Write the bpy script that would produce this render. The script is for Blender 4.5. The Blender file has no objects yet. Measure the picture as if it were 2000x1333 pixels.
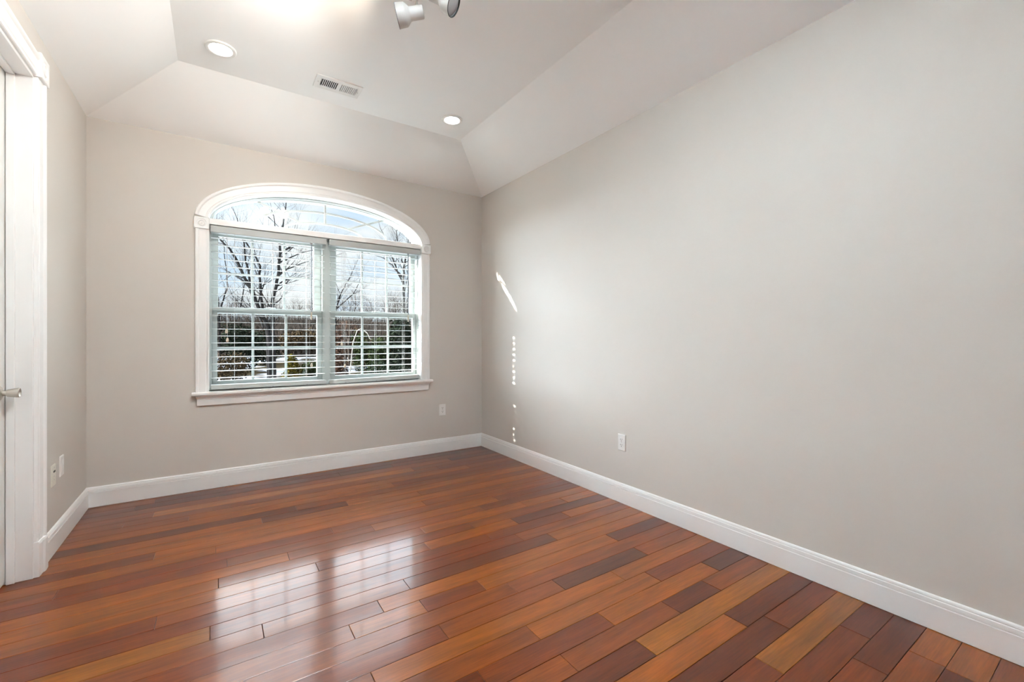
import bpy, bmesh, math, random
from mathutils import Vector, Matrix

random.seed(7)
SC = bpy.context.scene
COL = SC.collection

# ------------------------------------------------------------------ camera
F_PX, CX, HY, EYE, YAW = 858.6, 1000.0, 660.12, 1.2, 0.5929
cam_data = bpy.data.cameras.new('camera')
cam_data.sensor_width = 36.0
cam_data.lens = 36.0 * F_PX / 2000.0
cam_data.shift_y = -(666.5 - HY) / 2000.0
cam_data.clip_start = 0.05
cam_data.clip_end = 800
cam = bpy.data.objects.new('camera', cam_data)
COL.objects.link(cam)
cam.location = (0, 0, EYE)
cam.rotation_euler = (math.pi / 2, 0, -YAW)
SC.camera = cam

# ------------------------------------------------------------------ exposure
SC.view_settings.view_transform = 'Standard'
SC.view_settings.look = 'None'
SC.view_settings.gamma = 1.0
SC.view_settings.use_curve_mapping = False
SC.view_settings.exposure = 0.0
SC.cycles.use_denoising = True
SC.cycles.denoiser = 'OPENIMAGEDENOISE'
SC.cycles.denoising_input_passes = 'RGB_ALBEDO_NORMAL'
SC.cycles.denoising_prefilter = 'ACCURATE'
SC.cycles.max_bounces = 14
SC.cycles.diffuse_bounces = 8
SC.cycles.glossy_bounces = 5
SC.cycles.transparent_max_bounces = 24
SC.cycles.sample_clamp_indirect = 40.0
SC.cycles.caustics_reflective = False
SC.cycles.caustics_refractive = False

# ------------------------------------------------------------------ sky and sun
SKY_LOW = 1.08        # pale band of sky above the trees
SKY_HIGH = 24.0       # bright thin cloud higher up, on the sunward side
SKY_GLOW = 44.0       # haze close to the sun
SUN_STRENGTH = 26.0


def build_world():
    w = bpy.data.worlds.new('winter_sky')
    SC.world = w
    w.use_nodes = True
    nt = w.node_tree
    nt.nodes.clear()
    N, L = nt.nodes.new, nt.links.new
    out = N('ShaderNodeOutputWorld')
    bg = N('ShaderNodeBackground')
    tc = N('ShaderNodeTexCoord')
    sep = N('ShaderNodeSeparateXYZ')
    L(tc.outputs['Generated'], sep.inputs[0])
    mp = N('ShaderNodeMapping')
    mp.inputs['Scale'].default_value = (3.2, 3.2, 11.0)
    mp.inputs['Location'].default_value = (0.4, 1.1, 0.2)
    L(tc.outputs['Generated'], mp.inputs[0])
    nz = N('ShaderNodeTexNoise')
    nz.inputs['Scale'].default_value = 1.6
    nz.inputs['Detail'].default_value = 5
    L(mp.outputs[0], nz.inputs['Vector'])
    rp = N('ShaderNodeValToRGB')
    rp.color_ramp.elements[0].position = 0.36
    rp.color_ramp.elements[0].color = (0.68, 0.82, 1.0, 1)
    rp.color_ramp.elements[1].position = 0.60
    rp.color_ramp.elements[1].color = (0.96, 0.97, 1.0, 1)
    L(nz.outputs[0], rp.inputs[0])
    el = N('ShaderNodeMapRange')          # the cloud deck brightens with height
    el.interpolation_type = 'SMOOTHSTEP'
    el.inputs['From Min'].default_value = 0.27
    el.inputs['From Max'].default_value = 0.42
    el.inputs['To Min'].default_value = 0.0
    el.inputs['To Max'].default_value = 1.0
    L(sep.outputs['Z'], el.inputs['Value'])
    az = N('ShaderNodeMapRange')          # ... on the side of the sun
    az.interpolation_type = 'SMOOTHSTEP'
    az.inputs['From Min'].default_value = -0.35
    az.inputs['From Max'].default_value = 0.35
    L(sep.outputs['Y'], az.inputs['Value'])
    mul = N('ShaderNodeMath')
    mul.operation = 'MULTIPLY'
    L(el.outputs[0], mul.inputs[0])
    L(az.outputs[0], mul.inputs[1])
    st = N('ShaderNodeMapRange')
    st.inputs['To Min'].default_value = SKY_LOW
    st.inputs['To Max'].default_value = SKY_HIGH
    L(mul.outputs[0], st.inputs['Value'])
    # haze glowing around the sun
    sd = N('ShaderNodeVectorMath')
    sd.operation = 'DOT_PRODUCT'
    L(tc.outputs['Generated'], sd.inputs[0])
    sd.inputs[1].default_value = Vector((-1.0, 0.42, 0.03)).normalized()
    gr = N('ShaderNodeMapRange')
    gr.inputs['From Min'].default_value = 0.46
    gr.inputs['From Max'].default_value = 1.0
    L(sd.outputs['Value'], gr.inputs['Value'])
    pw = N('ShaderNodeMath')
    pw.operation = 'POWER'
    L(gr.outputs[0], pw.inputs[0])
    pw.inputs[1].default_value = 1.2
    gm = N('ShaderNodeMath')
    gm.operation = 'MULTIPLY_ADD'
    L(pw.outputs[0], gm.inputs[0])
    gm.inputs[1].default_value = SKY_GLOW
    L(st.outputs[0], gm.inputs[2])
    L(rp.outputs[0], bg.inputs['Color'])
    L(gm.outputs[0], bg.inputs['Strength'])
    L(bg.outputs[0], out.inputs[0])
    w.cycles.sampling_method = 'MANUAL'
    w.cycles.sample_map_resolution = 512


build_world()
sun_data = bpy.data.lights.new('sun', 'SUN')
sun_data.energy = SUN_STRENGTH
sun_data.angle = math.radians(0.53)
sun_data.color = (1.0, 0.94, 0.84)
sun = bpy.data.objects.new('sun', sun_data)
COL.objects.link(sun)
sun.rotation_euler = Vector((1.0, -0.42, -0.43)).to_track_quat('-Z', 'Y').to_euler()
sun.location = (-12, 12, 8)

# ------------------------------------------------------------------ dimensions
XL, XR, YB, YF = -0.756, 2.4505, 4.24, -1.9
H, HC, TRAY = 2.761, 3.06, 0.545
CXW = 0.846                     # window centre line
SILL = 0.772
BACK_OUT = 4.45


# ------------------------------------------------------------------ materials
def mat(name, color=(0.8, 0.8, 0.8), rough=0.5, spec=0.5, metal=0.0):
    m = bpy.data.materials.new(name)
    m.use_nodes = True
    b = m.node_tree.nodes['Principled BSDF']
    b.inputs['Base Color'].default_value = (*color, 1)
    b.inputs['Roughness'].default_value = rough
    b.inputs['Specular IOR Level'].default_value = spec
    b.inputs['Metallic'].default_value = metal
    return m


def noisy(m, scale, amount, bump=0.0, stretch=(1, 1, 1), bump_scale=None, coords='Object'):
    """Varies a plain material's base colour (and its surface) by a noise."""
    nt = m.node_tree
    N, L = nt.nodes.new, nt.links.new
    b = nt.nodes['Principled BSDF']
    base = tuple(b.inputs['Base Color'].default_value)
    tc = N('ShaderNodeTexCoord')
    mp = N('ShaderNodeMapping')
    mp.inputs['Scale'].default_value = stretch
    L(tc.outputs[coords], mp.inputs[0])
    nz = N('ShaderNodeTexNoise')
    nz.inputs['Scale'].default_value = scale
    nz.inputs['Detail'].default_value = 6
    L(mp.outputs[0], nz.inputs['Vector'])
    rp = N('ShaderNodeValToRGB')
    rp.color_ramp.elements[0].position = 0.3
    rp.color_ramp.elements[1].position = 0.7
    rp.color_ramp.elements[0].color = tuple(c * (1 - amount) for c in base[:3]) + (1,)
    rp.color_ramp.elements[1].color = tuple(min(1, c * (1 + amount)) for c in base[:3]) + (1,)
    L(nz.outputs[0], rp.inputs[0])
    L(rp.outputs[0], b.inputs['Base Color'])
    if bump:
        n2 = N('ShaderNodeTexNoise')
        n2.inputs['Scale'].default_value = bump_scale or scale
        n2.inputs['Detail'].default_value = 4
        L(mp.outputs[0], n2.inputs['Vector'])
        bp = N('ShaderNodeBump')
        bp.inputs['Strength'].default_value = bump
        bp.inputs['Distance'].default_value = 0.002
        L(n2.outputs[0], bp.inputs['Height'])
        L(bp.outputs[0], b.inputs['Normal'])
    return m


M = {}
M['wall'] = noisy(mat('wall_paint', (0.610, 0.572, 0.528), 0.55, 0.3), 2.0, 0.012, 0.10, bump_scale=160)
M['ceiling'] = noisy(mat('ceiling_paint', (0.93, 0.935, 0.93), 0.7, 0.2), 2.0, 0.01, 0.08, bump_scale=160)
M['trim'] = noisy(mat('trim_paint', (0.86, 0.86, 0.85), 0.32, 0.5), 3.0, 0.01)
M['vinyl'] = mat('window_vinyl', (0.47, 0.50, 0.485), 0.35, 0.5)
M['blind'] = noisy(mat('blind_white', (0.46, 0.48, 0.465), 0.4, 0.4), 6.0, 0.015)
M['cord'] = mat('blind_cord', (0.55, 0.56, 0.56), 0.8)
M['wand'] = mat('blind_wand', (0.16, 0.18, 0.22), 0.3)
M['tassel'] = mat('tassel_wood', (0.62, 0.56, 0.45), 0.5)
M['clip'] = mat('blind_clip', (0.25, 0.25, 0.25), 0.4)
M['door'] = noisy(mat('door_paint', (0.78, 0.78, 0.76), 0.35, 0.5), 3.0, 0.01)
M['nickel'] = noisy(mat('brushed_nickel', (0.62, 0.58, 0.52), 0.28, 0.5, 1.0), 30, 0.06, stretch=(1, 1, 12))
M['plate'] = mat('plate_white', (0.78, 0.77, 0.75), 0.35)
M['plate_ivory'] = mat('plate_ivory', (0.74, 0.71, 0.62), 0.35)
M['slot'] = mat('outlet_slot', (0.03, 0.028, 0.025), 0.6)
M['screw'] = mat('plate_screw', (0.55, 0.54, 0.51), 0.35, 0.5, 0.6)
M['vent'] = mat('vent_enamel', (0.80, 0.80, 0.78), 0.4)
M['vent_dark'] = mat('vent_duct', (0.015, 0.015, 0.014), 0.9)
M['lamp_white'] = mat('lamp_enamel', (0.53, 0.505, 0.475), 0.35)
M['lamp_dark'] = mat('lamp_baffle', (0.02, 0.02, 0.02), 0.5)
M['lamp_face'] = mat('lamp_face', (0.40, 0.40, 0.41), 0.4)
M['steel'] = mat('lamp_steel', (0.45, 0.43, 0.38), 0.3, 0.5, 1.0)
M['gap'] = mat('shadow_gap_subfloor', (0.03, 0.018, 0.012), 0.9)


def emit(name, color, strength):
    m = bpy.data.materials.new(name)
    m.use_nodes = True
    nt = m.node_tree
    nt.nodes.clear()
    o = nt.nodes.new('ShaderNodeOutputMaterial')
    e = nt.nodes.new('ShaderNodeEmission')
    e.inputs[0].default_value = (*color, 1)
    e.inputs[1].default_value = strength
    nt.links.new(e.outputs[0], o.inputs[0])
    return m


LED = 45.0
M['led'] = emit('led_lens', (1.0, 0.955, 0.89), LED)
M['bulb'] = emit('warm_bulb', (1.0, 0.80, 0.55), 8.0)
M['bulb_added'] = emit('added_head_bulb', (1.0, 0.96, 0.92), 12.0)  # bulb face of the added, unseen track heads


def glass_mat():
    m = bpy.data.materials.new('window_glass')
    m.use_nodes = True
    nt = m.node_tree
    nt.nodes.clear()
    N, L = nt.nodes.new, nt.links.new
    o = N('ShaderNodeOutputMaterial')
    mix = N('ShaderNodeMixShader')
    tr = N('ShaderNodeBsdfTransparent')
    tr.inputs[0].default_value = (0.96, 0.985, 0.975, 1)
    gl = N('ShaderNodeBsdfGlossy')
    gl.inputs['Roughness'].default_value = 0.0
    fr = N('ShaderNodeFresnel')
    # a pane has two faces: keep the same reflectance on the way in and on the way out
    ge = N('ShaderNodeNewGeometry')
    io = N('ShaderNodeMapRange')
    io.inputs['To Min'].default_value = 1.32
    io.inputs['To Max'].default_value = 1 / 1.32
    L(ge.outputs['Backfacing'], io.inputs['Value'])
    L(io.outputs[0], fr.inputs[0])
    L(fr.outputs[0], mix.inputs[0])
    L(tr.outputs[0], mix.inputs[1])
    L(gl.outputs[0], mix.inputs[2])
    L(mix.outputs[0], o.inputs[0])
    return m


M['glass'] = glass_mat()


def floor_mat():
    m = bpy.data.materials.new('cherry_planks')
    m.use_nodes = True
    nt = m.node_tree
    N, L = nt.nodes.new, nt.links.new
    b = nt.nodes['Principled BSDF']
    at = N('ShaderNodeAttribute')
    at.attribute_name = 'plank'
    tc = N('ShaderNodeTexCoord')
    sx = N('ShaderNodeSeparateXYZ')
    L(tc.outputs['Object'], sx.inputs[0])
    # each plank is cut from another board: shift the grain by a random amount
    rnd = N('ShaderNodeAttribute')
    rnd.attribute_name = 'board'
    add = N('ShaderNodeVectorMath')
    add.operation = 'MULTIPLY_ADD'
    L(rnd.outputs['Color'], add.inputs[0])
    add.inputs[1].default_value = (37, 23, 11)
    L(tc.outputs['Object'], add.inputs[2])
    def grain(scale, stretch, detail, dist=0.0):
        mp = N('ShaderNodeMapping')
        mp.inputs['Scale'].default_value = stretch
        L(add.outputs[0], mp.inputs[0])
        nz = N('ShaderNodeTexNoise')
        nz.inputs['Scale'].default_value = scale
        nz.inputs['Detail'].default_value = detail
        nz.inputs['Distortion'].default_value = dist
        L(mp.outputs[0], nz.inputs['Vector'])
        return nz
    g1 = grain(2.2, (0.9, 9.0, 1), 5, 0.6)      # broad figure
    g2 = grain(14.0, (0.7, 12.0, 1), 6)          # fine streaks
    def ramp(src, lo, hi, p0, p1):
        r = N('ShaderNodeMapRange')
        r.inputs['From Min'].default_value = p0
        r.inputs['From Max'].default_value = p1
        r.inputs['To Min'].default_value = lo
        r.inputs['To Max'].default_value = hi
        L(src.outputs[0], r.inputs['Value'])
        return r
    # the darker boards are the more strongly figured ones
    r1 = ramp(g1, 0.76, 1.17, 0.32, 0.68)
    r2 = ramp(g2, 0.82, 1.15, 0.30, 0.70)
    k = N('ShaderNodeMath')
    k.operation = 'MULTIPLY'
    L(r1.outputs[0], k.inputs[0])
    L(r2.outputs[0], k.inputs[1])
    mx = N('ShaderNodeVectorMath')
    mx.operation = 'SCALE'
    L(at.outputs['Color'], mx.inputs[0])
    L(k.outputs[0], mx.inputs['Scale'])
    L(mx.outputs[0], b.inputs['Base Color'])
    b.inputs['Roughness'].default_value = 0.31
    b.inputs['Specular IOR Level'].default_value = 0.14
    b.inputs['Coat Weight'].default_value = 0.5
    b.inputs['Coat Roughness'].default_value = 0.12
    b.inputs['Coat IOR'].default_value = 1.5
    bp = N('ShaderNodeBump')
    bp.inputs['Strength'].default_value = 0.06
    bp.inputs['Distance'].default_value = 0.0015
    n3 = grain(5.0, (0.5, 2.0, 1), 2)
    L(n3.outputs[0], bp.inputs['Height'])
    L(bp.outputs[0], b.inputs['Coat Normal'])
    return m


M['floor'] = floor_mat()


# ------------------------------------------------------------------ mesh helpers
def link(name, bm, material, parent=None, smooth=False, loc=None):
    bmesh.ops.recalc_face_normals(bm, faces=bm.faces)
    me = bpy.data.meshes.new(name)
    bm.to_mesh(me)
    bm.free()
    if smooth:
        for p in me.polygons:
            p.use_smooth = True
    for mm in (material if isinstance(material, (list, tuple)) else [material]):
        me.materials.append(mm)
    o = bpy.data.objects.new(name, me)
    COL.objects.link(o)
    if parent is not None:
        o.parent = parent
    if loc is not None:
        o.location = loc
    return o


def tag(o, label, cat, group=None):
    o['label'] = label
    o['category'] = cat
    if group:
        o['group'] = group
    return o


def structure(o):
    o['kind'] = 'structure'
    return o


def empty(name, loc=(0, 0, 0)):
    o = bpy.data.objects.new(name, None)
    o.empty_display_size = 0.1
    o.location = loc
    COL.objects.link(o)
    return o


def auto_smooth(o, deg=35):
    me = o.data
    for p in me.polygons:
        p.use_smooth = True
    bm = bmesh.new()
    bm.from_mesh(me)
    lim = math.radians(deg)
    for e in bm.edges:
        if len(e.link_faces) == 2 and e.calc_face_angle(0) > lim:
            e.smooth = False
    bm.to_mesh(me)
    bm.free()
    return o


def box(bm, x0, x1, y0, y1, z0, z1, bevel=0.0):
    r = bmesh.ops.create_cube(bm, size=1.0)
    vs = r['verts']
    for v in vs:
        v.co = Vector((x0 + (v.co.x + .5) * (x1 - x0), y0 + (v.co.y + .5) * (y1 - y0), z0 + (v.co.z + .5) * (z1 - z0)))
    if bevel:
        es = list({e for v in vs for e in v.link_edges})
        bmesh.ops.bevel(bm, geom=es, offset=bevel, segments=2, affect='EDGES', profile=0.5)
    return vs


def tube(bm, pts, radii, sides=6, cap=True):
    """A tube through pts; radii is a number or one per point."""
    n = len(pts)
    if not isinstance(radii, (list, tuple)):
        radii = [radii] * n
    pts = [Vector(p) for p in pts]
    rings = []
    prev = None
    for i, p in enumerate(pts):
        d = (pts[min(i + 1, n - 1)] - pts[max(i - 1, 0)])
        d.normalize()
        if prev is None:
            a = Vector((0, 0, 1)) if abs(d.z) < .9 else Vector((1, 0, 0))
            u = d.cross(a).normalized()
        else:
            u = (prev - d * prev.dot(d))
            if u.length < 1e-6:
                u = d.orthogonal()
            u.normalize()
        prev = u
        v = d.cross(u)
        rings.append([bm.verts.new(p + (u * math.cos(2 * math.pi * k / sides) + v * math.sin(2 * math.pi * k / sides)) * radii[i])
                      for k in range(sides)])
    for a, b in zip(rings, rings[1:]):
        for k in range(sides):
            bm.faces.new((a[k], a[(k + 1) % sides], b[(k + 1) % sides], b[k]))
    if cap:
        bm.faces.new(rings[0][::-1])
        bm.faces.new(rings[-1])


def lathe(bm, profile, origin, axis, sides=40, cap_start=True, cap_end=True):
    """profile: list of (distance along axis, radius)."""
    origin = Vector(origin)
    d = Vector(axis).normalized()
    u = d.orthogonal().normalized()
    v = d.cross(u)
    rings = []
    for s, r in profile:
        rings.append([bm.verts.new(origin + d * s + (u * math.cos(2 * math.pi * k / sides) + v * math.sin(2 * math.pi * k / sides)) * max(r, 1e-5))
                      for k in range(sides)])
    for a, b in zip(rings, rings[1:]):
        for k in range(sides):
            bm.faces.new((a[k], a[(k + 1) % sides], b[(k + 1) % sides], b[k]))
    if cap_start:
        bm.faces.new(rings[0][::-1])
    if cap_end:
        bm.faces.new(rings[-1])


def sweep(bm, stations, closed_profile=True, caps=True):
    """stations: list of equal-length lists of points (profile rings)."""
    rings = [[bm.verts.new(p) for p in st] for st in stations]
    n = len(rings[0])
    for a, b in zip(rings, rings[1:]):
        for k in range(n if closed_profile else n - 1):
            bm.faces.new((a[k], a[(k + 1) % n], b[(k + 1) % n], b[k]))
    if caps and closed_profile:
        bm.faces.new(rings[0][::-1])
        bm.faces.new(rings[-1])


def ell(a, b, zs, t, cx=CXW):
    return (cx - a * math.cos(t), zs + b * math.sin(t))


# ------------------------------------------------------------------ shell of the room
OPL, OPR, SPRING = CXW - 0.899, CXW + 0.899, 2.140     # opening in the back wall
ARCH_B = 0.330
NA = 48


def build_back_wall():
    bm = bmesh.new()
    xl, xr = XL - 0.12, XR + 0.12

    def quad(a, b, c, d):
        bm.faces.new([bm.verts.new(p) for p in (a, b, c, d)])
    for y in (YB, BACK_OUT):
        quad((xl, y, -0.1), (OPL, y, -0.1), (OPL, y, H + .35), (xl, y, H + .35))
        quad((OPR, y, -0.1), (xr, y, -0.1), (xr, y, H + .35), (OPR, y, H + .35))
        quad((OPL, y, -0.1), (OPR, y, -0.1), (OPR, y, SILL - .03), (OPL, y, SILL - .03))
        for i in range(NA):
            x0, z0 = ell(.899, ARCH_B, SPRING, math.pi * i / NA)
            x1, z1 = ell(.899, ARCH_B, SPRING, math.pi * (i + 1) / NA)
            quad((x0, y, z0), (x1, y, z1), (x1, y, H + .35), (x0, y, H + .35))
    ring = [(OPL, SILL - .03)] + [ell(.899, ARCH_B, SPRING, math.pi * i / NA) for i in range(NA + 1)] + [(OPR, SILL - .03)]
    ring.append(ring[0])
    for (x0, z0), (x1, z1) in zip(ring, ring[1:]):
        quad((x0, YB, z0), (x1, YB, z1), (x1, BACK_OUT, z1), (x0, BACK_OUT, z0))
    for (a, b) in (((xl, -.1), (xr, -.1)), ((xl, H + .35), (xr, H + .35)), ((xl, -.1), (xl, H + .35)), ((xr, -.1), (xr, H + .35))):
        quad((a[0], YB, a[1]), (b[0], YB, b[1]), (b[0], BACK_OUT, b[1]), (a[0], BACK_OUT, a[1]))
    bmesh.ops.remove_doubles(bm, verts=bm.verts, dist=1e-5)
    return structure(link('wall_back', bm, M['wall']))


build_back_wall()

bm = bmesh.new()
box(bm, XR, XR + .12, YF - .12, YB, -.1, H + .35)
structure(link('wall_right', bm, M['wall']))

DOOR_Y0, DOOR_Y1, DOOR_H = 2.235, 3.150, 2.502
bm = bmesh.new()
box(bm, XL - .13, XL, YF - .12, DOOR_Y0, -.1, H + .35)
box(bm, XL - .13, XL, DOOR_Y1, YB, -.1, H + .35)
box(bm, XL - .13, XL, DOOR_Y0, DOOR_Y1, DOOR_H, H + .35)
structure(link('wall_left', bm, M['wall']))

bm = bmesh.new()
box(bm, XL - .13, XR + .12, YF - .12, YF, -.1, H + .35)
structure(link('wall_front', bm, M['wall']))


def build_ceiling():
    bm = bmesh.new()
    a = [(XL, YF, H), (XR, YF, H), (XR, YB, H), (XL, YB, H)]
    t = TRAY
    b = [(XL + t, YF + t, HC), (XR - t, YF + t, HC), (XR - t, YB - t, HC), (XL + t, YB - t, HC)]
    top = [(XL - .1, YF - .1, HC + .2), (XR + .1, YF - .1, HC + .2), (XR + .1, YB + .1, HC + .2), (XL - .1, YB + .1, HC + .2)]
    lo = [(XL - .1, YF - .1, H), (XR + .1, YF - .1, H), (XR + .1, YB + .1, H), (XL - .1, YB + .1, H)]
    va, vb, vt, vl = ([bm.verts.new(p) for p in q] for q in (a, b, top, lo))
    for i in range(4):
        j = (i + 1) % 4
        bm.faces.new((va[i], va[j], vb[j], vb[i]))
        bm.faces.new((vl[i], vl[j], va[j], va[i]))
        bm.faces.new((vl[j], vl[i], vt[i], vt[j]))
    bm.faces.new(vb)
    bm.faces.new(vt[::-1])
    return structure(link('ceiling', bm, M['ceiling']))


build_ceiling()

# ------------------------------------------------------------------ floor: boards laid one by one in a single mesh
PAL = {'O': (0.218, 0.055, 0.004), 'L': (0.270, 0.078, 0.010), 'Y': (0.212, 0.064, 0.005), 'M': (0.163, 0.036, 0.004),
       'R': (0.134, 0.025, 0.003), 'D': (0.092, 0.017, 0.003), 'G': (0.078, 0.020, 0.006)}
PLANK_W, PLANK_Y0 = 0.10427, 2.6346
ROWS = {-15: ('M', -.37, 'D'), -14: ('R', -.47, 'D', .9, 'G', 1.37, 'R'), -13: ('M', .02, 'M', 1.91, 'D'), -12: ('M', -.35, 'L', 1.49, 'M'),
        -11: ('M', -.49, 'M', 1.7, 'R'), -10: ('M', -.15, 'O', 1.95, 'M'), -9: ('O', 1.2, 'R'), -8: ('D', .47, 'M'), -7: ('O', .25, 'D', .79, 'O'),
        -6: ('O', 1.3, 'M'), -5: ('R', -.28, 'O'), -4: ('O', 0., 'O', 1.25, 'M'), -3: ('M', -.62, 'R', .60, 'M'), -2: ('R', .05, 'M', .82, 'O', 1.73, 'R'),
        -1: ('O', .33, 'M', 1.55, 'R'), 0: ('O', .01, 'M', 1.07, 'O', 1.84, 'O'), 1: ('O', .44, 'R', 1.36, 'M', 2.13, 'O'),
        2: ('R', -.21, 'M', 1.01, 'O', 1.62, 'D'), 3: ('R', 1.36, 'R', 1.97, 'O'), 4: ('Y', -.02, 'R', 1.51, 'M'), 5: ('M', .16, 'M', .77, 'D', 1.68, 'O'),
        6: ('R', .61, 'O'), 7: ('M', .46, 'O', .77, 'R', 1.07, 'O', 1.97, 'D'), 8: ('M', 1.18, 'M'), 9: ('R', .77, 'M', 1.38, 'G', 1.98, 'M'),
        10: ('M', .46, 'O', 1.68, 'O'), 11: ('M', 1.07, 'O', 1.82, 'R'), 12: ('D', .78, 'R', 1.38, 'O', 2.15, 'G'), 13: ('M', 1.08, 'M', 1.68, 'D', 1.99, 'M'),
        14: ('R', .77, 'D', 1.38, 'Y'), 15: ('O', 1.83, 'D'), 16: ('O', 1.2, 'D', 1.96, 'R'), 17: ('R', 1.68, 'Y'), 18: ('R', 2.16, 'D'), 19: ('R', 1.98, 'D')}


def build_floor():
    rnd = random.Random(21)
    bm = bmesh.new()
    pl = bm.loops.layers.float_color.new('plank')
    bo = bm.loops.layers.float_color.new('board')
    x0f, x1f = XL - .11, XR + .0
    g, drop = 0.0008, 0.0009
    r = math.floor((PLANK_Y0 - YB) / PLANK_W) - 0
    rmax = math.ceil((PLANK_Y0 - YF) / PLANK_W)
    while r <= rmax:
        ya, yb = PLANK_Y0 - (r + 1) * PLANK_W, PLANK_Y0 - r * PLANK_W
        yb = min(yb, YB)
        ya = max(ya, YF)
        spec = ROWS.get(r)
        if spec is None:
            spec, x = [], x0f
            while x < x1f:
                spec.append(rnd.choice('OMMRDO'))
                x += rnd.choice((.31, .61, .61, .92, 1.22))
                spec.append(x)
            spec = spec[:-1]
        xs = [x0f] + [s for s in spec if not isinstance(s, str)] + [x1f]
        cs = [s for s in spec if isinstance(s, str)]
        r += 1
        if yb - ya < .004:
            continue
        for c, xa, xb in zip(cs, xs, xs[1:]):
            b = 0.0014
            out = [(xa + g, ya + g), (xb - g, ya + g), (xb - g, yb - g), (xa + g, yb - g)]
            inn = [(xa + g + b, ya + g + b), (xb - g - b, ya + g + b), (xb - g - b, yb - g - b), (xa + g + b, yb - g - b)]
            vo = [bm.verts.new((x, y, -drop)) for x, y in out]
            vi = [bm.verts.new((x, y, 0)) for x, y in inn]
            vd = [bm.verts.new((x, y, -.012)) for x, y in out]
            f = [bm.faces.new(vi)]
            for i in range(4):
                j = (i + 1) % 4
                f.append(bm.faces.new((vo[i], vo[j], vi[j], vi[i])))
                f.append(bm.faces.new((vd[i], vd[j], vo[j], vo[i])))
            k = rnd.uniform(.92, 1.08)
            col = tuple(v * k for v in PAL[c]) + (1,)
            bd = (rnd.random(), rnd.random(), rnd.random(), 1)
            for fc in f:
                for lp in fc.loops:
                    lp[pl] = col
                    lp[bo] = bd
    # sub-floor under the boards
    sub = box(bm, XL - .14, XR + .12, YF - .12, BACK_OUT, -.1, -.011)
    for v in sub:
        for fc in v.link_faces:
            fc.material_index = 1
    o = link('floor', bm, [M['floor'], M['gap']])
    return structure(o)


build_floor()

# ------------------------------------------------------------------ baseboards
BASE = [(0, 0), (.0145, 0), (.0145, .1015), (.0095, .1040), (.0095, .1065), (.0140, .1085), (.0125, .1235), (.0075, .1260), (.0075, .1285), (.0108, .1305), (.0085, .137), (.004, .141), (0, .141)]


def baseboard(name, stations):
    """stations: (x, y, dx, dy): foot of the wall and the offset that one unit of thickness makes there."""
    bm = bmesh.new()
    sweep(bm, [[(x + dx * u, y + dy * u, z + .002) for u, z in BASE] for x, y, dx, dy in stations])
    return structure(link(name, bm, M['trim']))


baseboard('baseboard_back', [(XL, YB, 1, -1), (XR, YB, -1, -1)])
baseboard('baseboard_right', [(XR, YB, -1, -1), (XR, YF, -1, 1)])
baseboard('baseboard_left', [(XL, YB, 1, -1), (XL, 3.290, 1, 0)])
bm = bmesh.new()
sweep(bm, [[(XL + u, y, z + .002) for u, z in BASE] for y in (2.095, YF)])
structure(link('baseboard_front', bm, M['trim']))

# ------------------------------------------------------------------ casing profile shared by door and window
CAS = [(0, 0), (0, .010), (.03, .014), (.10, .015), (.16, .012), (.20, .012), (.24, .015), (.70, .016), (.74, .020), (.80, .023), (.92, .023), (.97, .020), (1, .016), (1, 0)]


def rosette(parent, u0, u1, z0, z1, to_world, thick, name='rosette_block'):
    """Square corner block with a turned bullseye. to_world(u, z, out) gives the point."""
    bm = bmesh.new()
    c = [(u0, z0), (u1, z0), (u1, z1), (u0, z1)]
    b = .003
    ins = [(u0 + b, z0 + b), (u1 - b, z0 + b), (u1 - b, z1 - b), (u0 + b, z1 - b)]
    uc, zc = (u0 + u1) / 2, (z0 + z1) / 2
    R = min(u1 - u0, z1 - z0) * .36
    back = [bm.verts.new(to_world(u, z, 0)) for u, z in c]
    fr = [bm.verts.new(to_world(u, z, thick - b)) for u, z in c]
    fi = [bm.verts.new(to_world(u, z, thick)) for u, z in ins]
    for i in range(4):
        j = (i + 1) % 4
        bm.faces.new((back[i], back[j], fr[j], fr[i]))
        bm.faces.new((fr[i], fr[j], fi[j], fi[i]))
    n = 32
    prof = [(R * 1.0, thick), (R * .93, thick - .005), (R * .80, thick - .006), (R * .66, thick + .001), (R * .55, thick + .002), (R * .42, thick - .004),
            (R * .30, thick - .004), (R * .2, thick + .0005), (R * .05, thick + .002)]
    rings = [[bm.verts.new(to_world(uc + r * math.cos(2 * math.pi * k / n), zc + r * math.sin(2 * math.pi * k / n), t)) for k in range(n)] for r, t in prof]
    for a, q in zip(rings, rings[1:]):
        for k in range(n):
            bm.faces.new((a[k], a[(k + 1) % n], q[(k + 1) % n], q[k]))
    bm.faces.new(rings[-1])
    # square face around the round: fan of quads to the corners
    ang = [math.atan2(z - zc, u - uc) for u, z in ins]
    for k in range(n):
        a0 = 2 * math.pi * k / n
        a1 = 2 * math.pi * (k + 1) / n

        def edge(a):
            ca, sa = math.cos(a), math.sin(a)
            hx, hz = (u1 - u0) / 2 - b, (z1 - z0) / 2 - b
            s = min(hx / abs(ca) if abs(ca) > 1e-6 else 1e9, hz / abs(sa) if abs(sa) > 1e-6 else 1e9)
            return to_world(uc + ca * s, zc + sa * s, thick)
        p0, p1 = bm.verts.new(edge(a0)), bm.verts.new(edge(a1))
        bm.faces.new((rings[0][k], p0, p1, rings[0][(k + 1) % n]))
    o = link(name, bm, M['trim'], parent)
    auto_smooth(o, 30)
    return o


# ------------------------------------------------------------------ window: casing, stool, frame, sashes, glass
win = structure(empty('window_1', (CXW, YB, SILL)))


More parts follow.
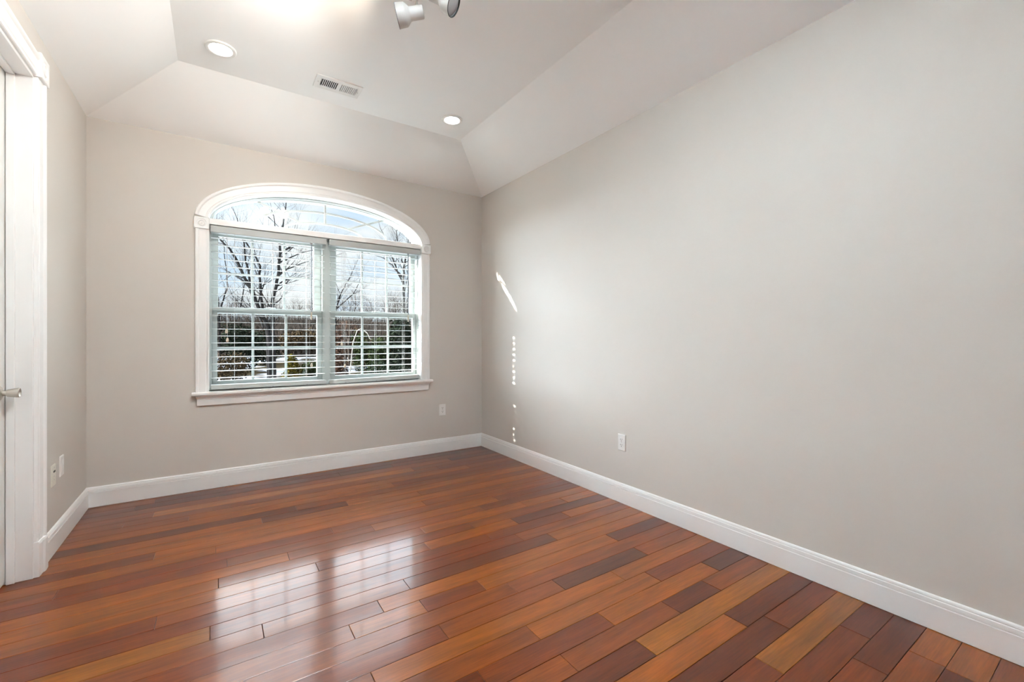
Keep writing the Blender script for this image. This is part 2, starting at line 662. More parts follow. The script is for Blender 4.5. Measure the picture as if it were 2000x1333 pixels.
def wpart(name, bm, material, parent=None):
    """Part of the window, built in room coordinates."""
    p = parent or win
    o = link(name, bm, material, p)
    o.matrix_parent_inverse = Matrix.Translation(-Vector((CXW, YB, SILL))) if p is win else Matrix.Identity(4)
    return o


IA, IB, IZ = .891, .322, 2.140          # inner edge of the casing
OA, OB, OZ = .985, .405, 2.155          # outer edge
ROS_Z0, ROS_Z1 = 2.058, 2.150

for s in (-1, 1):
    bm = bmesh.new()
    sweep(bm, [[(CXW + s * (IA + (OA - .004 - IA) * u), YB - t, z) for u, t in CAS] for z in (SILL, ROS_Z0 + .002)])
    auto_smooth(wpart('side_casing', bm, M['trim']), 20)
    o = rosette(win, IA - .002, OA + .004, ROS_Z0, ROS_Z1, lambda u, z, t, s=s: (CXW + s * u, YB - t, z), .026)
    o.matrix_parent_inverse = Matrix.Translation(-Vector((CXW, YB, SILL)))
bm = bmesh.new()
st = []
t0 = .028
for i in range(NA + 1):
    t = t0 + (math.pi - 2 * t0) * i / NA
    xi, zi = ell(IA, IB, IZ, t)
    xo, zo = ell(OA, OB, OZ, t)
    st.append([(xi + (xo - xi) * u, YB - th, zi + (zo - zi) * u) for u, th in CAS])
sweep(bm, st)
auto_smooth(wpart('arch_casing', bm, M['trim']), 20)

# stool and apron
bm = bmesh.new()
x0, x1 = CXW - 1.001, CXW + 1.001
prof = [(-.052, .004), (-.055, .010), (-.055, .022), (-.050, .028), (.20, .028), (.20, 0), (-.046, 0)]
sweep(bm, [[(x, YB + dy, SILL - .028 + z) for dy, z in prof if True] for x in (x0, x1)])
wpart('window_stool', bm, M['trim'])
bm = bmesh.new()
prof = [(0, 0), (.016, 0), (.016, .046), (.021, .048), (.021, .052), (.024, .058), (.034, .068), (.036, .074), (.036, .078), (0, .078)]
zb = SILL - .028 - .078
ends = []
for s in (-1, 1):
    ends.append([(CXW + s * (.962 + .4 * d), YB - d, zb + z) for d, z in prof])
sweep(bm, ends)
wpart('apron', bm, M['trim'])

# jamb lining of the opening
bm = bmesh.new()
path = [(OPL, SILL)] + [ell(.899, ARCH_B, SPRING, math.pi * i / NA) for i in range(NA + 1)] + [(OPR, SILL)]
inner = [(CXW - .889, SILL)] + [ell(.889, .320, SPRING, math.pi * i / NA) for i in range(NA + 1)] + [(CXW + .889, SILL)]
sweep(bm, [[(xo, YB - .003, zo), (xi, YB - .003, zi), (xi, BACK_OUT + .01, zi), (xo, BACK_OUT + .01, zo)] for (xo, zo), (xi, zi) in zip(path, inner)])
auto_smooth(wpart('jamb', bm, M['trim']), 20)

# transom bar between the arch and the lower lights
bm = bmesh.new()
box(bm, CXW - .889, CXW + .889, YB - .006, BACK_OUT, 2.103, 2.150, .003)
wpart('transom', bm, M['trim'])

# outer sill below the sashes
bm = bmesh.new()
box(bm, CXW - .889, CXW + .889, 4.300, BACK_OUT + .03, SILL, .800, .002)
wpart('sill_frame', bm, M['vinyl'])

Y_LOW, Y_UP, Y_ARCH = 4.345, 4.392, 4.370


def bars(bm, quads, y0, y1, bev=.002):
    for xa, xb, za, zb in quads:
        box(bm, xa, xb, y0, y1, za, zb, bev)


# mullion post between the two windows, and the side frames
bm = bmesh.new()
bars(bm, [(CXW - .036, CXW + .036, .80, 2.104)], 4.312, BACK_OUT)
wpart('mullion', bm, M['vinyl'])
for s in (-1, 1):
    bm = bmesh.new()
    xa, xb = sorted((CXW + s * .889, CXW + s * .872))
    bars(bm, [(xa, xb, .80, 2.104)], 4.312, BACK_OUT)
    xa, xb = sorted((CXW + s * .872, CXW + s * .862))
    bars(bm, [(xa, xb, .80, 2.104)], 4.366, 4.372)
    wpart('side_frame', bm, M['vinyl'])

for s in (-1, 1):
    # lower sash, in front
    xo0, xo1 = sorted((CXW + s * .038, CXW + s * .870))
    gx0, gx1 = sorted((CXW + s * .0785, CXW + s * .836))
    bm = bmesh.new()
    bars(bm, [(xo0, gx0, .802, 1.452), (gx1, xo1, .802, 1.452), (gx0, gx1, .802, .848), (gx0, gx1, 1.404, 1.452)], 4.326, 4.362)
    sash = wpart('lower_sash', bm, M['vinyl'])
    bm = bmesh.new()
    w3 = (gx1 - gx0) / 3
    for k in (1, 2):
        box(bm, gx0 + k * w3 - .0095, gx0 + k * w3 + .0095, Y_LOW - .006, Y_LOW + .006, .848, 1.404)
    box(bm, gx0, gx1, Y_LOW - .0055, Y_LOW + .0055, 1.115 - .0095, 1.115 + .0095)
    wpart('muntin_grille', bm, M['vinyl'], sash)
    bm = bmesh.new()
    box(bm, gx0 - .004, gx1 + .004, Y_LOW - .0012, Y_LOW + .0012, .844, 1.408)
    wpart('pane', bm, M['glass'], sash)
    # cam lock on the meeting rail
    bm = bmesh.new()
    xm = (gx0 + gx1) / 2
    lathe(bm, [(0, .020), (.006, .020), (.010, .016), (.012, .008)], (xm, 4.346, 1.451), (0, 0, 1), 20)
    box(bm, xm - .030, xm + .045, 4.338, 4.354, 1.452, 1.462, .003)
    wpart('sash_lock', bm, M['vinyl'], sash)
    # upper sash, behind
    gx0, gx1 = sorted((CXW + s * .0965, CXW + s * .829))
    bm = bmesh.new()
    bars(bm, [(xo0, gx0, 1.40, 2.100), (gx1, xo1, 1.40, 2.100), (gx0, gx1, 1.40, 1.448), (gx0, gx1, 2.040, 2.100)], 4.374, 4.410)
    sash = wpart('upper_sash', bm, M['vinyl'])
    bm = bmesh.new()
    w3 = (gx1 - gx0) / 3
    for k in (1, 2):
        box(bm, gx0 + k * w3 - .0095, gx0 + k * w3 + .0095, Y_UP - .006, Y_UP + .006, 1.448, 2.04)
    box(bm, gx0, gx1, Y_UP - .0055, Y_UP + .0055, 1.736 - .0095, 1.736 + .0095)
    wpart('muntin_grille', bm, M['vinyl'], sash)
    bm = bmesh.new()
    box(bm, gx0 - .004, gx1 + .004, Y_UP - .0012, Y_UP + .0012, 1.444, 2.044)
    wpart('pane', bm, M['glass'], sash)

# arched light
GA, GB, GZ = .864, .266, 2.166
bm = bmesh.new()
st = []
for i in range(NA + 1):
    t = math.pi * i / NA
    xo, zo = ell(.890, .321, SPRING, t)
    xi, zi = ell(GA, GB, GZ, t)
    pr = [(0, 4.318), (.45, 4.318), (.55, 4.330), (.9, 4.338), (1, 4.350), (1, 4.40), (0, 4.40)]
    st.append([(xo + (xi - xo) * u, y, zo + (zi - zo) * u) for u, y in pr])
sweep(bm, st)
box(bm, CXW - .88, CXW + .88, 4.330, 4.40, 2.148, 2.172)
arch = wpart('arch_sash', bm, M['vinyl'])
auto_smooth(arch, 25)
bm = bmesh.new()


def bar_along(bm, pts, y, w=.017, d=.010):
    st = []
    for i, (x, z) in enumerate(pts):
        xa, za = pts[max(i - 1, 0)]
        xb, zb = pts[min(i + 1, len(pts) - 1)]
        n = Vector((-(zb - za), xb - xa)).normalized() * (w / 2)
        st.append([(x + n.x, y - d / 2, z + n.y), (x - n.x, y - d / 2, z - n.y), (x - n.x, y + d / 2, z - n.y), (x + n.x, y + d / 2, z + n.y)])
    sweep(bm, st)


bar_along(bm, [ell(.580, .192, GZ, math.pi * i / 36) for i in range(37)], Y_ARCH)
bar_along(bm, [ell(.338, .092, GZ, math.pi * i / 30) for i in range(31)], Y_ARCH)
bar_along(bm, [(CXW, GZ + .090), (CXW, GZ + GB + .002)], Y_ARCH, d=.009)
for s in (-1, 1):
    bar_along(bm, [(CXW + s * .205, GZ + .073), (CXW + s * .372, GZ + .141), (CXW + s * .548, GZ + GB * .775 + .002)], Y_ARCH, d=.009)
auto_smooth(wpart('muntin_grille', bm, M['vinyl'], arch), 25)
bm = bmesh.new()
vs = [bm.verts.new((x, Y_ARCH, z)) for x, z in [ell(GA + .006, GB + .006, GZ - .004, math.pi * i / NA) for i in range(NA + 1)]]
f = bm.faces.new(vs)
r = bmesh.ops.extrude_face_region(bm, geom=[f])
for v in r['geom']:
    if isinstance(v, bmesh.types.BMVert):
        v.co.y += .0024
wpart('pane', bm, M['glass'], arch)

# ------------------------------------------------------------------ blinds
def make_blind(x0, x1, label, ladders, wand_x, cords, tassels, tilt):
    cx = (x0 + x1) / 2
    O = Vector((cx, 4.275, SILL))
    t = empty('venetian_blind', O)
    tag(t, label, 'window blind', 'wide slat blinds in the arched window')

    def part(name, bm, m, parent=None):
        o = link(name, bm, m, parent or t)
        if parent is None:
            o.matrix_parent_inverse = Matrix.Translation(-O)
        return o
    bm = bmesh.new()
    box(bm, x0, x1, 4.2420, 4.2480, 2.046, 2.098, .0015)
    part('valance', bm, M['blind'])
    bm = bmesh.new()
    box(bm, x0 + .004, x1 - .004, 4.250, 4.308, 2.046, 2.100, .002)
    part('headrail', bm, M['blind'])
    bm = bmesh.new()
    yf, yb = 4.247, 4.304
    z = .876
    while z < 2.03:
        n = 4
        st = []
        for x in (x0 + (.004 if x0 < 0 else .012), x1 - (.012 if x0 < 0 else .004)):
            ring = []
            for i in range(n + 1):
                u = i / n
                ring.append((x, yf + (yb - yf) * u, z - .0012 + .0012 * u + .0012 * math.sin(math.pi * u)))
            for i in range(n, -1, -1):
                u = i / n
                ring.append((x, yf + (yb - yf) * u, z - .0036 + .0012 * u + .0012 * math.sin(math.pi * u)))
            st.append(ring)
        sweep(bm, st)
        z += .0565
    part('slats', bm, M['blind'])
    bm = bmesh.new()
    box(bm, x0 + .003, x1 - .003, 4.246, 4.304, -.018, .018, .003)
    rail = part('bottom_rail', bm, M['blind'])
    rail.matrix_parent_inverse = Matrix.Translation((-cx, -4.275, 0)) 
    rail.location = (cx, 4.275, .801 - SILL)
    rail.matrix_parent_inverse = Matrix.Identity(4)
    rail.location = (0, 0, .801 - SILL)
    for v in rail.data.vertices:
        v.co.x -= cx
        v.co.y -= 4.275
    rail.rotation_euler = (0, tilt, 0)
    for lx in ladders:
        bm = bmesh.new()
        box(bm, lx - .006, lx + .006, 4.2445, 4.2458, .782, .788)
        part('cord_plug', bm, M['clip'])
        bm = bmesh.new()
        for y in (4.2448, 4.3078):
            tube(bm, [(lx, y, .815), (lx, y, 2.05)], .0009, 5)
        tube(bm, [(lx, 4.276, .815), (lx, 4.276, 2.05)], .0009, 5)
        part('ladder_cord', bm, M['cord'])
    if wand_x is not None:
        bm = bmesh.new()
        tube(bm, [(wand_x, 4.2385, 2.036), (wand_x, 4.2385, 1.42)], .0036, 8)
        wd = part('tilt_wand', bm, M['wand'])
        bm = bmesh.new()
        tube(bm, [(wand_x, 4.2385, 1.43), (wand_x, 4.2385, 1.41), (wand_x, 4.2385, 1.36)], [.004, .007, .006], 10)
        link('wand_tip', bm, M['tassel'], wd)
        bm = bmesh.new()
        box(bm, wand_x - .010, wand_x + .010, 4.235, 4.246, 2.034, 2.044, .002)
        link('wand_clip', bm, M['clip'], wd)
    if cords:
        for cx_, zb_ in cords:
            bm = bmesh.new()
            tube(bm, [(cx_, 4.2385, 2.046), (cx_ + .001, 4.237, 1.7), (cx_, 4.237, zb_)], .0011, 5)
            part('lift_cord', bm, M['cord'])
        for tx, tz in tassels:
            bm = bmesh.new()
            lathe(bm, [(0, .004), (.006, .007), (.018, .010), (.030, .010), (.036, .006)], (tx, 4.237, tz), (0, 0, -1), 14)
            part('cord_tassel', bm, M['tassel'])
    return t


make_blind(-.036, .832, 'left white wide-slat blind lowered over the left half of the window', (.128, .405, .671), .705,
           ((.072, 1.262), (.078, 1.19), (.690, .965)), ((.072, 1.272), (.078, 1.20), (.706, .975)), .004)
make_blind(.856, 1.729, 'right white wide-slat blind lowered over the right half of the window', (1.000, 1.285, 1.565), 1.60,
           ((.962, 1.15), (.975, 1.10), (.990, .95)), ((.962, 1.16), (.990, .96)), -.012)


# ------------------------------------------------------------------ door in the left wall
door = structure(empty('door_1', (XL - .09, DOOR_Y1, 0)))
DO = Vector((XL - .09, DOOR_Y1, 0))


def dpart(name, bm, m, parent=None):
    o = link(name, bm, m, parent or door)
    if parent is None:
        o.matrix_parent_inverse = Matrix.Translation(-DO)
    return o


DX1 = XL - .092                       # face of the door towards the room
bm = bmesh.new()
box(bm, DX1 - .035, DX1, DOOR_Y0 + .004, DOOR_Y1 - .004, .010, DOOR_H - .004, .002)
leaf = dpart('door_leaf', bm, M['door'])
bm = bmesh.new()
for za, zb in ((.25, .98), (1.12, 1.85), (1.98, 2.36)):
    for ya, yb in ((DOOR_Y0 + .12, DOOR_Y0 + .41), (DOOR_Y0 + .50, DOOR_Y1 - .12)):
        box(bm, DX1 - .004, DX1 + .006, ya, yb, za, zb, .005)
dpart('door_panels', bm, M['door'], leaf)
KY, KZ = 3.074, .936
bm = bmesh.new()
lathe(bm, [(0, .033), (.003, .033), (.006, .030), (.008, .022), (.012, .013), (.020, .0115), (.024, .0115), (.026, .0165), (.030, .0175), (.050, .0210), (.064, .0225),
           (.0665, .0222), (.0675, .0205), (.064, .017), (.061, .010), (.060, .003)], (DX1, KY, KZ), (1, 0, 0), 40)
knob = dpart('door_knob', bm, M['nickel'])
auto_smooth(knob, 30)

trim = structure(empty('trim_1', DO))


def tpart(name, bm, m=None):
    o = link(name, bm, m or M['trim'], trim)
    o.matrix_parent_inverse = Matrix.Translation(-DO)
    return o


CW = .108
# jamb boards and stops
bm = bmesh.new()
box(bm, XL - .13, XL + .002, DOOR_Y1 - .006, DOOR_Y1 + .01, 0, DOOR_H, .001)
tpart('side_jamb', bm)
bm = bmesh.new()
box(bm, XL - .13, XL + .002, DOOR_Y0 - .01, DOOR_Y0 + .006, 0, DOOR_H, .001)
tpart('side_jamb', bm)
bm = bmesh.new()
box(bm, XL - .13, XL + .002, DOOR_Y0, DOOR_Y1, DOOR_H - .006, DOOR_H + .01, .001)
tpart('head_jamb', bm)
bm = bmesh.new()
box(bm, DX1 + .004, DX1 + .034, DOOR_Y1 - .017, DOOR_Y1 - .005, 0, DOOR_H - .006, .002)
box(bm, DX1 + .004, DX1 + .034, DOOR_Y0 + .005, DOOR_Y0 + .017, 0, DOOR_H - .006, .002)
box(bm, DX1 + .004, DX1 + .034, DOOR_Y0 + .005, DOOR_Y1 - .005, DOOR_H - .017, DOOR_H - .005, .002)
tpart('door_stop', bm)
for s, y0 in ((1, DOOR_Y1 + .006), (-1, DOOR_Y0 - .006)):
    bm = bmesh.new()
    sweep(bm, [[(XL + t * 1.15, y0 + s * CW * u, z) for u, t in CAS] for z in (.172, 2.512)])
    auto_smooth(tpart('side_casing', bm), 20)
    # plinth block with a moulded front
    bm = bmesh.new()
    PL = [(-.06, 0), (-.06, .022), (.10, .024), (.40, .024), (.52, .030), (.60, .031), (1.0, .029), (1.10, .024), (1.12, .018), (1.12, 0)]
    sweep(bm, [[(XL + t * k, y0 + s * CW * u, z) for u, t in PL] for z, k in ((0.001, 1), (.166, 1), (.176, .86))])
    tpart('plinth_block', bm)
    rosette(trim, -.008, CW + .008, 2.508, 2.632, lambda u, z, t, s=s, y0=y0: (XL + t, y0 + s * u, z), .032).matrix_parent_inverse = Matrix.Translation(-DO)
bm = bmesh.new()
sweep(bm, [[(XL + t * 1.15, y, DOOR_H + .010 + CW * u) for u, t in CAS] for y in (DOOR_Y0 - .002, DOOR_Y1 + .002)])
auto_smooth(tpart('head_casing', bm), 20)

# hall behind the door, closed so that no daylight leaks in
bm = bmesh.new()
box(bm, XL - .40, XL - .13, DOOR_Y0 - .2, DOOR_Y1 + .2, -.1, DOOR_H + .2)
structure(link('wall_hall', bm, M['wall']))


# ------------------------------------------------------------------ wall plates
def plate(kind, label, cat, origin, out, right, mat_plate, group=None):
    """origin on the wall, out = into the room, right = to the viewer's right."""
    o_, r_, u_ = Vector(out), Vector(right), Vector((0, 0, 1))
    root = empty(kind, origin)
    tag(root, label, cat, group)
    R = Matrix((r_, u_, o_)).transposed()      # local x = right, y = up, z = out

    def fin(name, bm, m, parent=root):
        bmesh.ops.transform(bm, matrix=R.to_4x4(), verts=bm.verts)
        return link(name, bm, m, parent)
    bm = bmesh.new()
    w, h, d = .0355, .0590, .0062
    c0 = [(-w, -h), (w, -h), (w, h), (-w, h)]
    i = .0035
    c1 = [(-w + i, -h + i), (w - i, -h + i), (w - i, h - i), (-w + i, h - i)]
    a = [bm.verts.new((x, y, 0)) for x, y in c0]
    b = [bm.verts.new((x, y, .0035)) for x, y in c0]
    c = [bm.verts.new((x, y, d)) for x, y in c1]
    for k in range(4):
        j = (k + 1) % 4
        bm.faces.new((a[k], a[j], b[j], b[k]))
        bm.faces.new((b[k], b[j], c[j], c[k]))
    bm.faces.new(c)
    bm.faces.new(a[::-1])
    fin('cover_plate', bm, mat_plate)
    return root, fin, d


def outlet(label, origin, out, right, mp=None, group='white duplex power outlets'):
    root, fin, d = plate('power_outlet', label, 'power outlet', origin, out, right, mp or M['plate'], group)
    for s in (1, -1):
        bm = bmesh.new()
        n = 24
        pts = []
        for k in range(n):
            a = 2 * math.pi * k / n
            x, y = .0175 * math.cos(a), .0175 * math.sin(a)
            pts.append((x, max(-.0135, min(.0135, y))))
        v0 = [bm.verts.new((x, y + s * .0195, d - .001)) for x, y in pts]
        v1 = [bm.verts.new((x, y + s * .0195, d + .0015)) for x, y in pts]
        for k in range(n):
            bm.faces.new((v0[k], v0[(k + 1) % n], v1[(k + 1) % n], v1[k]))
        bm.faces.new(v1)
        rec = fin('receptacle', bm, mp or M['plate'])
        bm = bmesh.new()
        yy = s * .0195
        box(bm, -.0078, -.0050, yy - .001, yy + .0082, d + .0010, d + .0020)
        box(bm, .0050, .0076, yy + .0005, yy + .0080, d + .0010, d + .0020)
        lathe(bm, [(0, .0030), (.0010, .0030)], (0, yy - .0075, d + .0010), (0, 0, 1), 12)
        fin('slots', bm, M['slot'], rec)
    bm = bmesh.new()
    lathe(bm, [(0, .0032), (.0012, .0028)], (0, 0, d), (0, 0, 1), 14)
    fin('screw', bm, M['screw'])
    return root


outlet('white outlet below the window, near the right corner of the back wall', (1.974, YB, .443), (0, -1, 0), (1, 0, 0))
outlet('white outlet low in the middle of the long right wall', (XR, 2.205, .438), (-1, 0, 0), (0, -1, 0))
# jack plate and blank decorator plate on the left wall
root, fin, d = plate('jack_plate', 'ivory jack plate with a dark port, low beside the door casing', 'wall plate', (XL, 3.470, .430), (1, 0, 0), (0, 1, 0), M['plate_ivory'])
bm = bmesh.new()
box(bm, -.013, .015, .017, .027, d - .001, d + .0022)
fin('dark_port', bm, M['slot'])
for yy in (.045, -.004, -.024):
    bm = bmesh.new()
    lathe(bm, [(0, .0042), (.0016, .0034)], (-.001, yy, d), (0, 0, 1), 14)
    fin('screw' if yy > .04 else 'port', bm, M['screw'])
root, fin, d = plate('rocker_plate', 'white plate with a flat insert, on the left wall nearest the corner', 'wall plate', (XL, 3.632, .446), (1, 0, 0), (0, 1, 0), M['plate'])
bm = bmesh.new()
box(bm, -.0165, .0165, -.0335, .0335, d - .002, d + .0022, .001)
ins = fin('insert', bm, M['plate'])
bm = bmesh.new()
for yy in (.022, .008, -.008, -.022):
    box(bm, -.013, .013, yy - .0015, yy + .0015, d + .0018, d + .0034)
fin('ribs', bm, M['plate'], ins)


# ------------------------------------------------------------------ recessed lights
def recessed(loc, label, r=.088):
    t = empty('recessed_light', loc)
    tag(t, label, 'ceiling light', 'round recessed lights in the ceiling tray')
    bm = bmesh.new()
    lathe(bm, [(0.0, r), (.006, r), (.010, r * .96), (.012, r * .88), (.009, r * .74), (.004, r * .69), (0.0, r * .69)], (0, 0, 0), (0, 0, -1), 48, False, False)
    auto_smooth(link('trim_ring', bm, M['vent'], t), 30)
    bm = bmesh.new()
    lathe(bm, [(0, r * .70), (.005, r * .69), (.007, r * .5), (.008, r * .1)], (0, 0, 0), (0, 0, -1), 40)
    link('lens', bm, M['led'], t, True)
    return t


recessed((.026, 3.390, HC), 'lit round recessed light left of the ceiling vent')
recessed((1.669, 3.392, HC), 'lit round recessed light right of the ceiling vent')
recessed((.026, -.45, HC), 'added unseen recessed light behind the camera, on the door side')  # this pair is added out of view for extra fill light
recessed((1.669, -.45, HC), 'added unseen recessed light behind the camera, on the long wall side')


# ------------------------------------------------------------------ ceiling vent
def ceiling_vent():
    x0, x1, y0, y1 = .594, .906, 3.326, 3.496
    O = Vector(((x0 + x1) / 2, (y0 + y1) / 2, HC))
    t = empty('ceiling_vent', O)
    tag(t, 'white slotted ceiling register between the two recessed lights', 'air vent')

    def part(name, bm, m):
        o = link(name, bm, m, t)
        o.matrix_parent_inverse = Matrix.Translation(-O)
        return o
    zt, zb = HC - .001, HC - .007
    gx = [(.632, .744), (.762, .874)]
    gy = (3.362, 3.460)
    bm = bmesh.new()
    xs = [x0, gx[0][0], gx[0][1], gx[1][0], gx[1][1], x1]
    ys = [y0, gy[0], gy[1], y1]
    for i in range(5):
        for j in range(3):
            if j == 1 and i in (1, 3):
                continue
            box(bm, xs[i], xs[i + 1], ys[j], ys[j + 1], zb, zt)
    bmesh.ops.remove_doubles(bm, verts=bm.verts, dist=1e-5)
    # rolled rim
    for a, b in (((x0, y0), (x1, y0)), ((x1, y0), (x1, y1)), ((x1, y1), (x0, y1)), ((x0, y1), (x0, y0))):
        tube(bm, [(a[0], a[1], HC - .004), (b[0], b[1], HC - .004)], .0038, 8)
    part('face_plate', bm, M['vent'])
    bm = bmesh.new()
    box(bm, gx[0][0], gx[1][1], gy[0], gy[1], HC - .0012, HC - .0002)
    part('duct_opening', bm, M['vent_dark'])
    for gi, (a, b) in enumerate(gx):
        bm = bmesh.new()
        n = 10
        pitch = (b - a) / (n - 1)
        lean = .0036 if gi else -.0030
        for k in range(n):
            x = a + k * pitch
            st = [[(x - .0005 - lean, y, zt - .0005), (x + .0005 - lean, y, zt - .0005), (x + .0022 + lean * .6, y, zb), (x - .0022 + lean * .6, y, zb)] for y in gy]
            sweep(bm, st)
        part('louvres', bm, M['vent'])
    for x in (.612, .890):
        bm = bmesh.new()
        lathe(bm, [(0, .0040), (.0022, .0030)], (x, (y0 + y1) / 2, zb), (0, 0, -1), 14)
        part('screw', bm, M['screw'])


ceiling_vent()


# ------------------------------------------------------------------ track light
FILL = 295.0  # power of the added unseen heads turned up at the ceiling
WASH = 66.0  # power of the added unseen head aimed at the walls


def track_light():
    tx = .87
    O = Vector((tx, 1.75, HC))
    t = empty('track_light', O)
    tag(t, 'white ceiling track light with bell-shaped spot heads at the top of the room', 'track light')

    def part(name, bm, m, parent=None):
        o = link(name, bm, m, parent or t)
        if parent is None:
            o.matrix_parent_inverse = Matrix.Translation(-O)
        return o
    bm = bmesh.new()
    box(bm, tx - .018, tx + .018, .90, 2.30, HC - .022, HC, .003)
    part('track', bm, M['lamp_white'])
    bm = bmesh.new()
    box(bm, .40, tx - .019, 2.032, 2.068, HC - .022, HC, .003)  # added cross arm, carries the unseen wash head
    part('track', bm, M['lamp_white'])
    bm = bmesh.new()
    box(bm, .30, tx - .019, 1.032, 1.068, HC - .022, HC, .003)  # added cross arm for the two unseen fill heads
    part('track', bm, M['lamp_white'])
    R3 = Vector((math.cos(YAW), -math.sin(YAW), 0))

    def head(C, axis, stem_top, lit, watts=0, color=(1, 1, 1), cone=100, k=.86):
        ax = Vector(axis).normalized()
        C = Vector(C)
        r = .066

        def lt(b, prof, *a):
            lathe(b, [(d_ * k, r_ * k) for d_, r_ in prof], C, ax, *a)
        bm = bmesh.new()
        L0 = -.078
        lt(bm, [(L0, .030), (L0 + .003, .0345), (L0 + .008, .0365), (-.006, .0375), (.004, .0390), (.026, .0600), (.032, .0630), (.078, r), (.080, r), (.080, r - .003),
                (.034, .058), (.010, .036)], 44, True, False)
        h = part('spot_head', bm, M['lamp_white'])
        auto_smooth(h, 28)
        bm = bmesh.new()
        lt(bm, [(.0785, r + .0004), (.0812, r + .0004), (.0812, r - .0032), (.077, r - .0036), (.066, r - .004)], 44, False, False)
        link('rim', bm, M['lamp_dark'], h)
        bm = bmesh.new()
        if lit:
            lt(bm, [(.020, .020), (.030, .034), (.046, .044), (.052, .040), (.054, .010)], 28)
            link('bulb', bm, M['bulb'] if watts < 60 else M['bulb_added'], h, True)
        else:
            lt(bm, [(.030, .052), (.070, r - .005), (.073, r - .008), (.075, .006)], 36)
            link('bulb', bm, M['lamp_face'], h, True)
        if watts:                      # the lamp's own light leaves through the mouth of the bell
            ld = bpy.data.lights.new('spot_lamp', 'SPOT')
            ld.energy = watts
            ld.color = color
            ld.spot_size = math.radians(cone)
            ld.spot_blend = .6
            ld.shadow_soft_size = .06
            lo = bpy.data.objects.new('spot_lamp', ld)
            COL.objects.link(lo)
            lo.parent = h
            lo.location = C + ax * .085
            lo.rotation_euler = ax.to_track_quat('-Z', 'Y').to_euler()
        # arm up to the track
        bm = bmesh.new()
        neck = C + ax * (-.036 * k) + Vector((0, 0, .036 * k))
        top = Vector(stem_top)
        tube(bm, [neck, neck + Vector((0, 0, .014)), (neck + top) / 2 + Vector((0, 0, .01)), top], [.0055, .0055, .0050, .0050], 10)
        lathe(bm, [(0, .010), (.006, .011), (.010, .009)], neck - Vector((0, 0, .004)), (0, 0, 1), 16)
        part('stem', bm, M['steel'])
        bm = bmesh.new()
        box(bm, top.x - .020, top.x + .020, top.y - .035, top.y + .035, HC - .045, HC - .018, .004)
        part('track_adapter', bm, M['lamp_white'])
    head((.828, 2.160, 2.862), (-.800, .470, -.190), (.866, 2.14, HC - .03), True, 13, (1, .84, .66), 158)
    head((.897, 1.935, 2.828), (.600, -.520, -.430), (.868, 1.93, HC - .03), False)
    # two unseen heads and their cross arm, added to fill the room by ceiling bounce
    head((.42, 1.10, 2.52), (-.08, .05, .80), (.42, 1.05, HC - .03), True, FILL, (.80, .92, 1.0), 138)
    head((.72, .98, 2.52), (.02, .03, .80), (.70, 1.05, HC - .03), True, FILL, (.80, .92, 1.0), 138)
    # another added unseen head, on the front arm, brightens the door and window walls
    head((.58, 2.05, 2.90), (-.50, .75, -.46), (.58, 2.05, HC - .03), True, WASH, (1, .975, .93), 122)


track_light()


# ------------------------------------------------------------------ outdoors
def at(x, y, f):
    """Point seen at pixel (x, y) at distance f along the view axis, to set out the garden."""
    s, c = math.sin(YAW), math.cos(YAW)
    a = (x - CX) / F_PX
    return Vector(((s + c * a) * f, (c - s * a) * f, EYE + (HY - y) / F_PX * f))


GZ0 = -1.15                                   # level of the garden


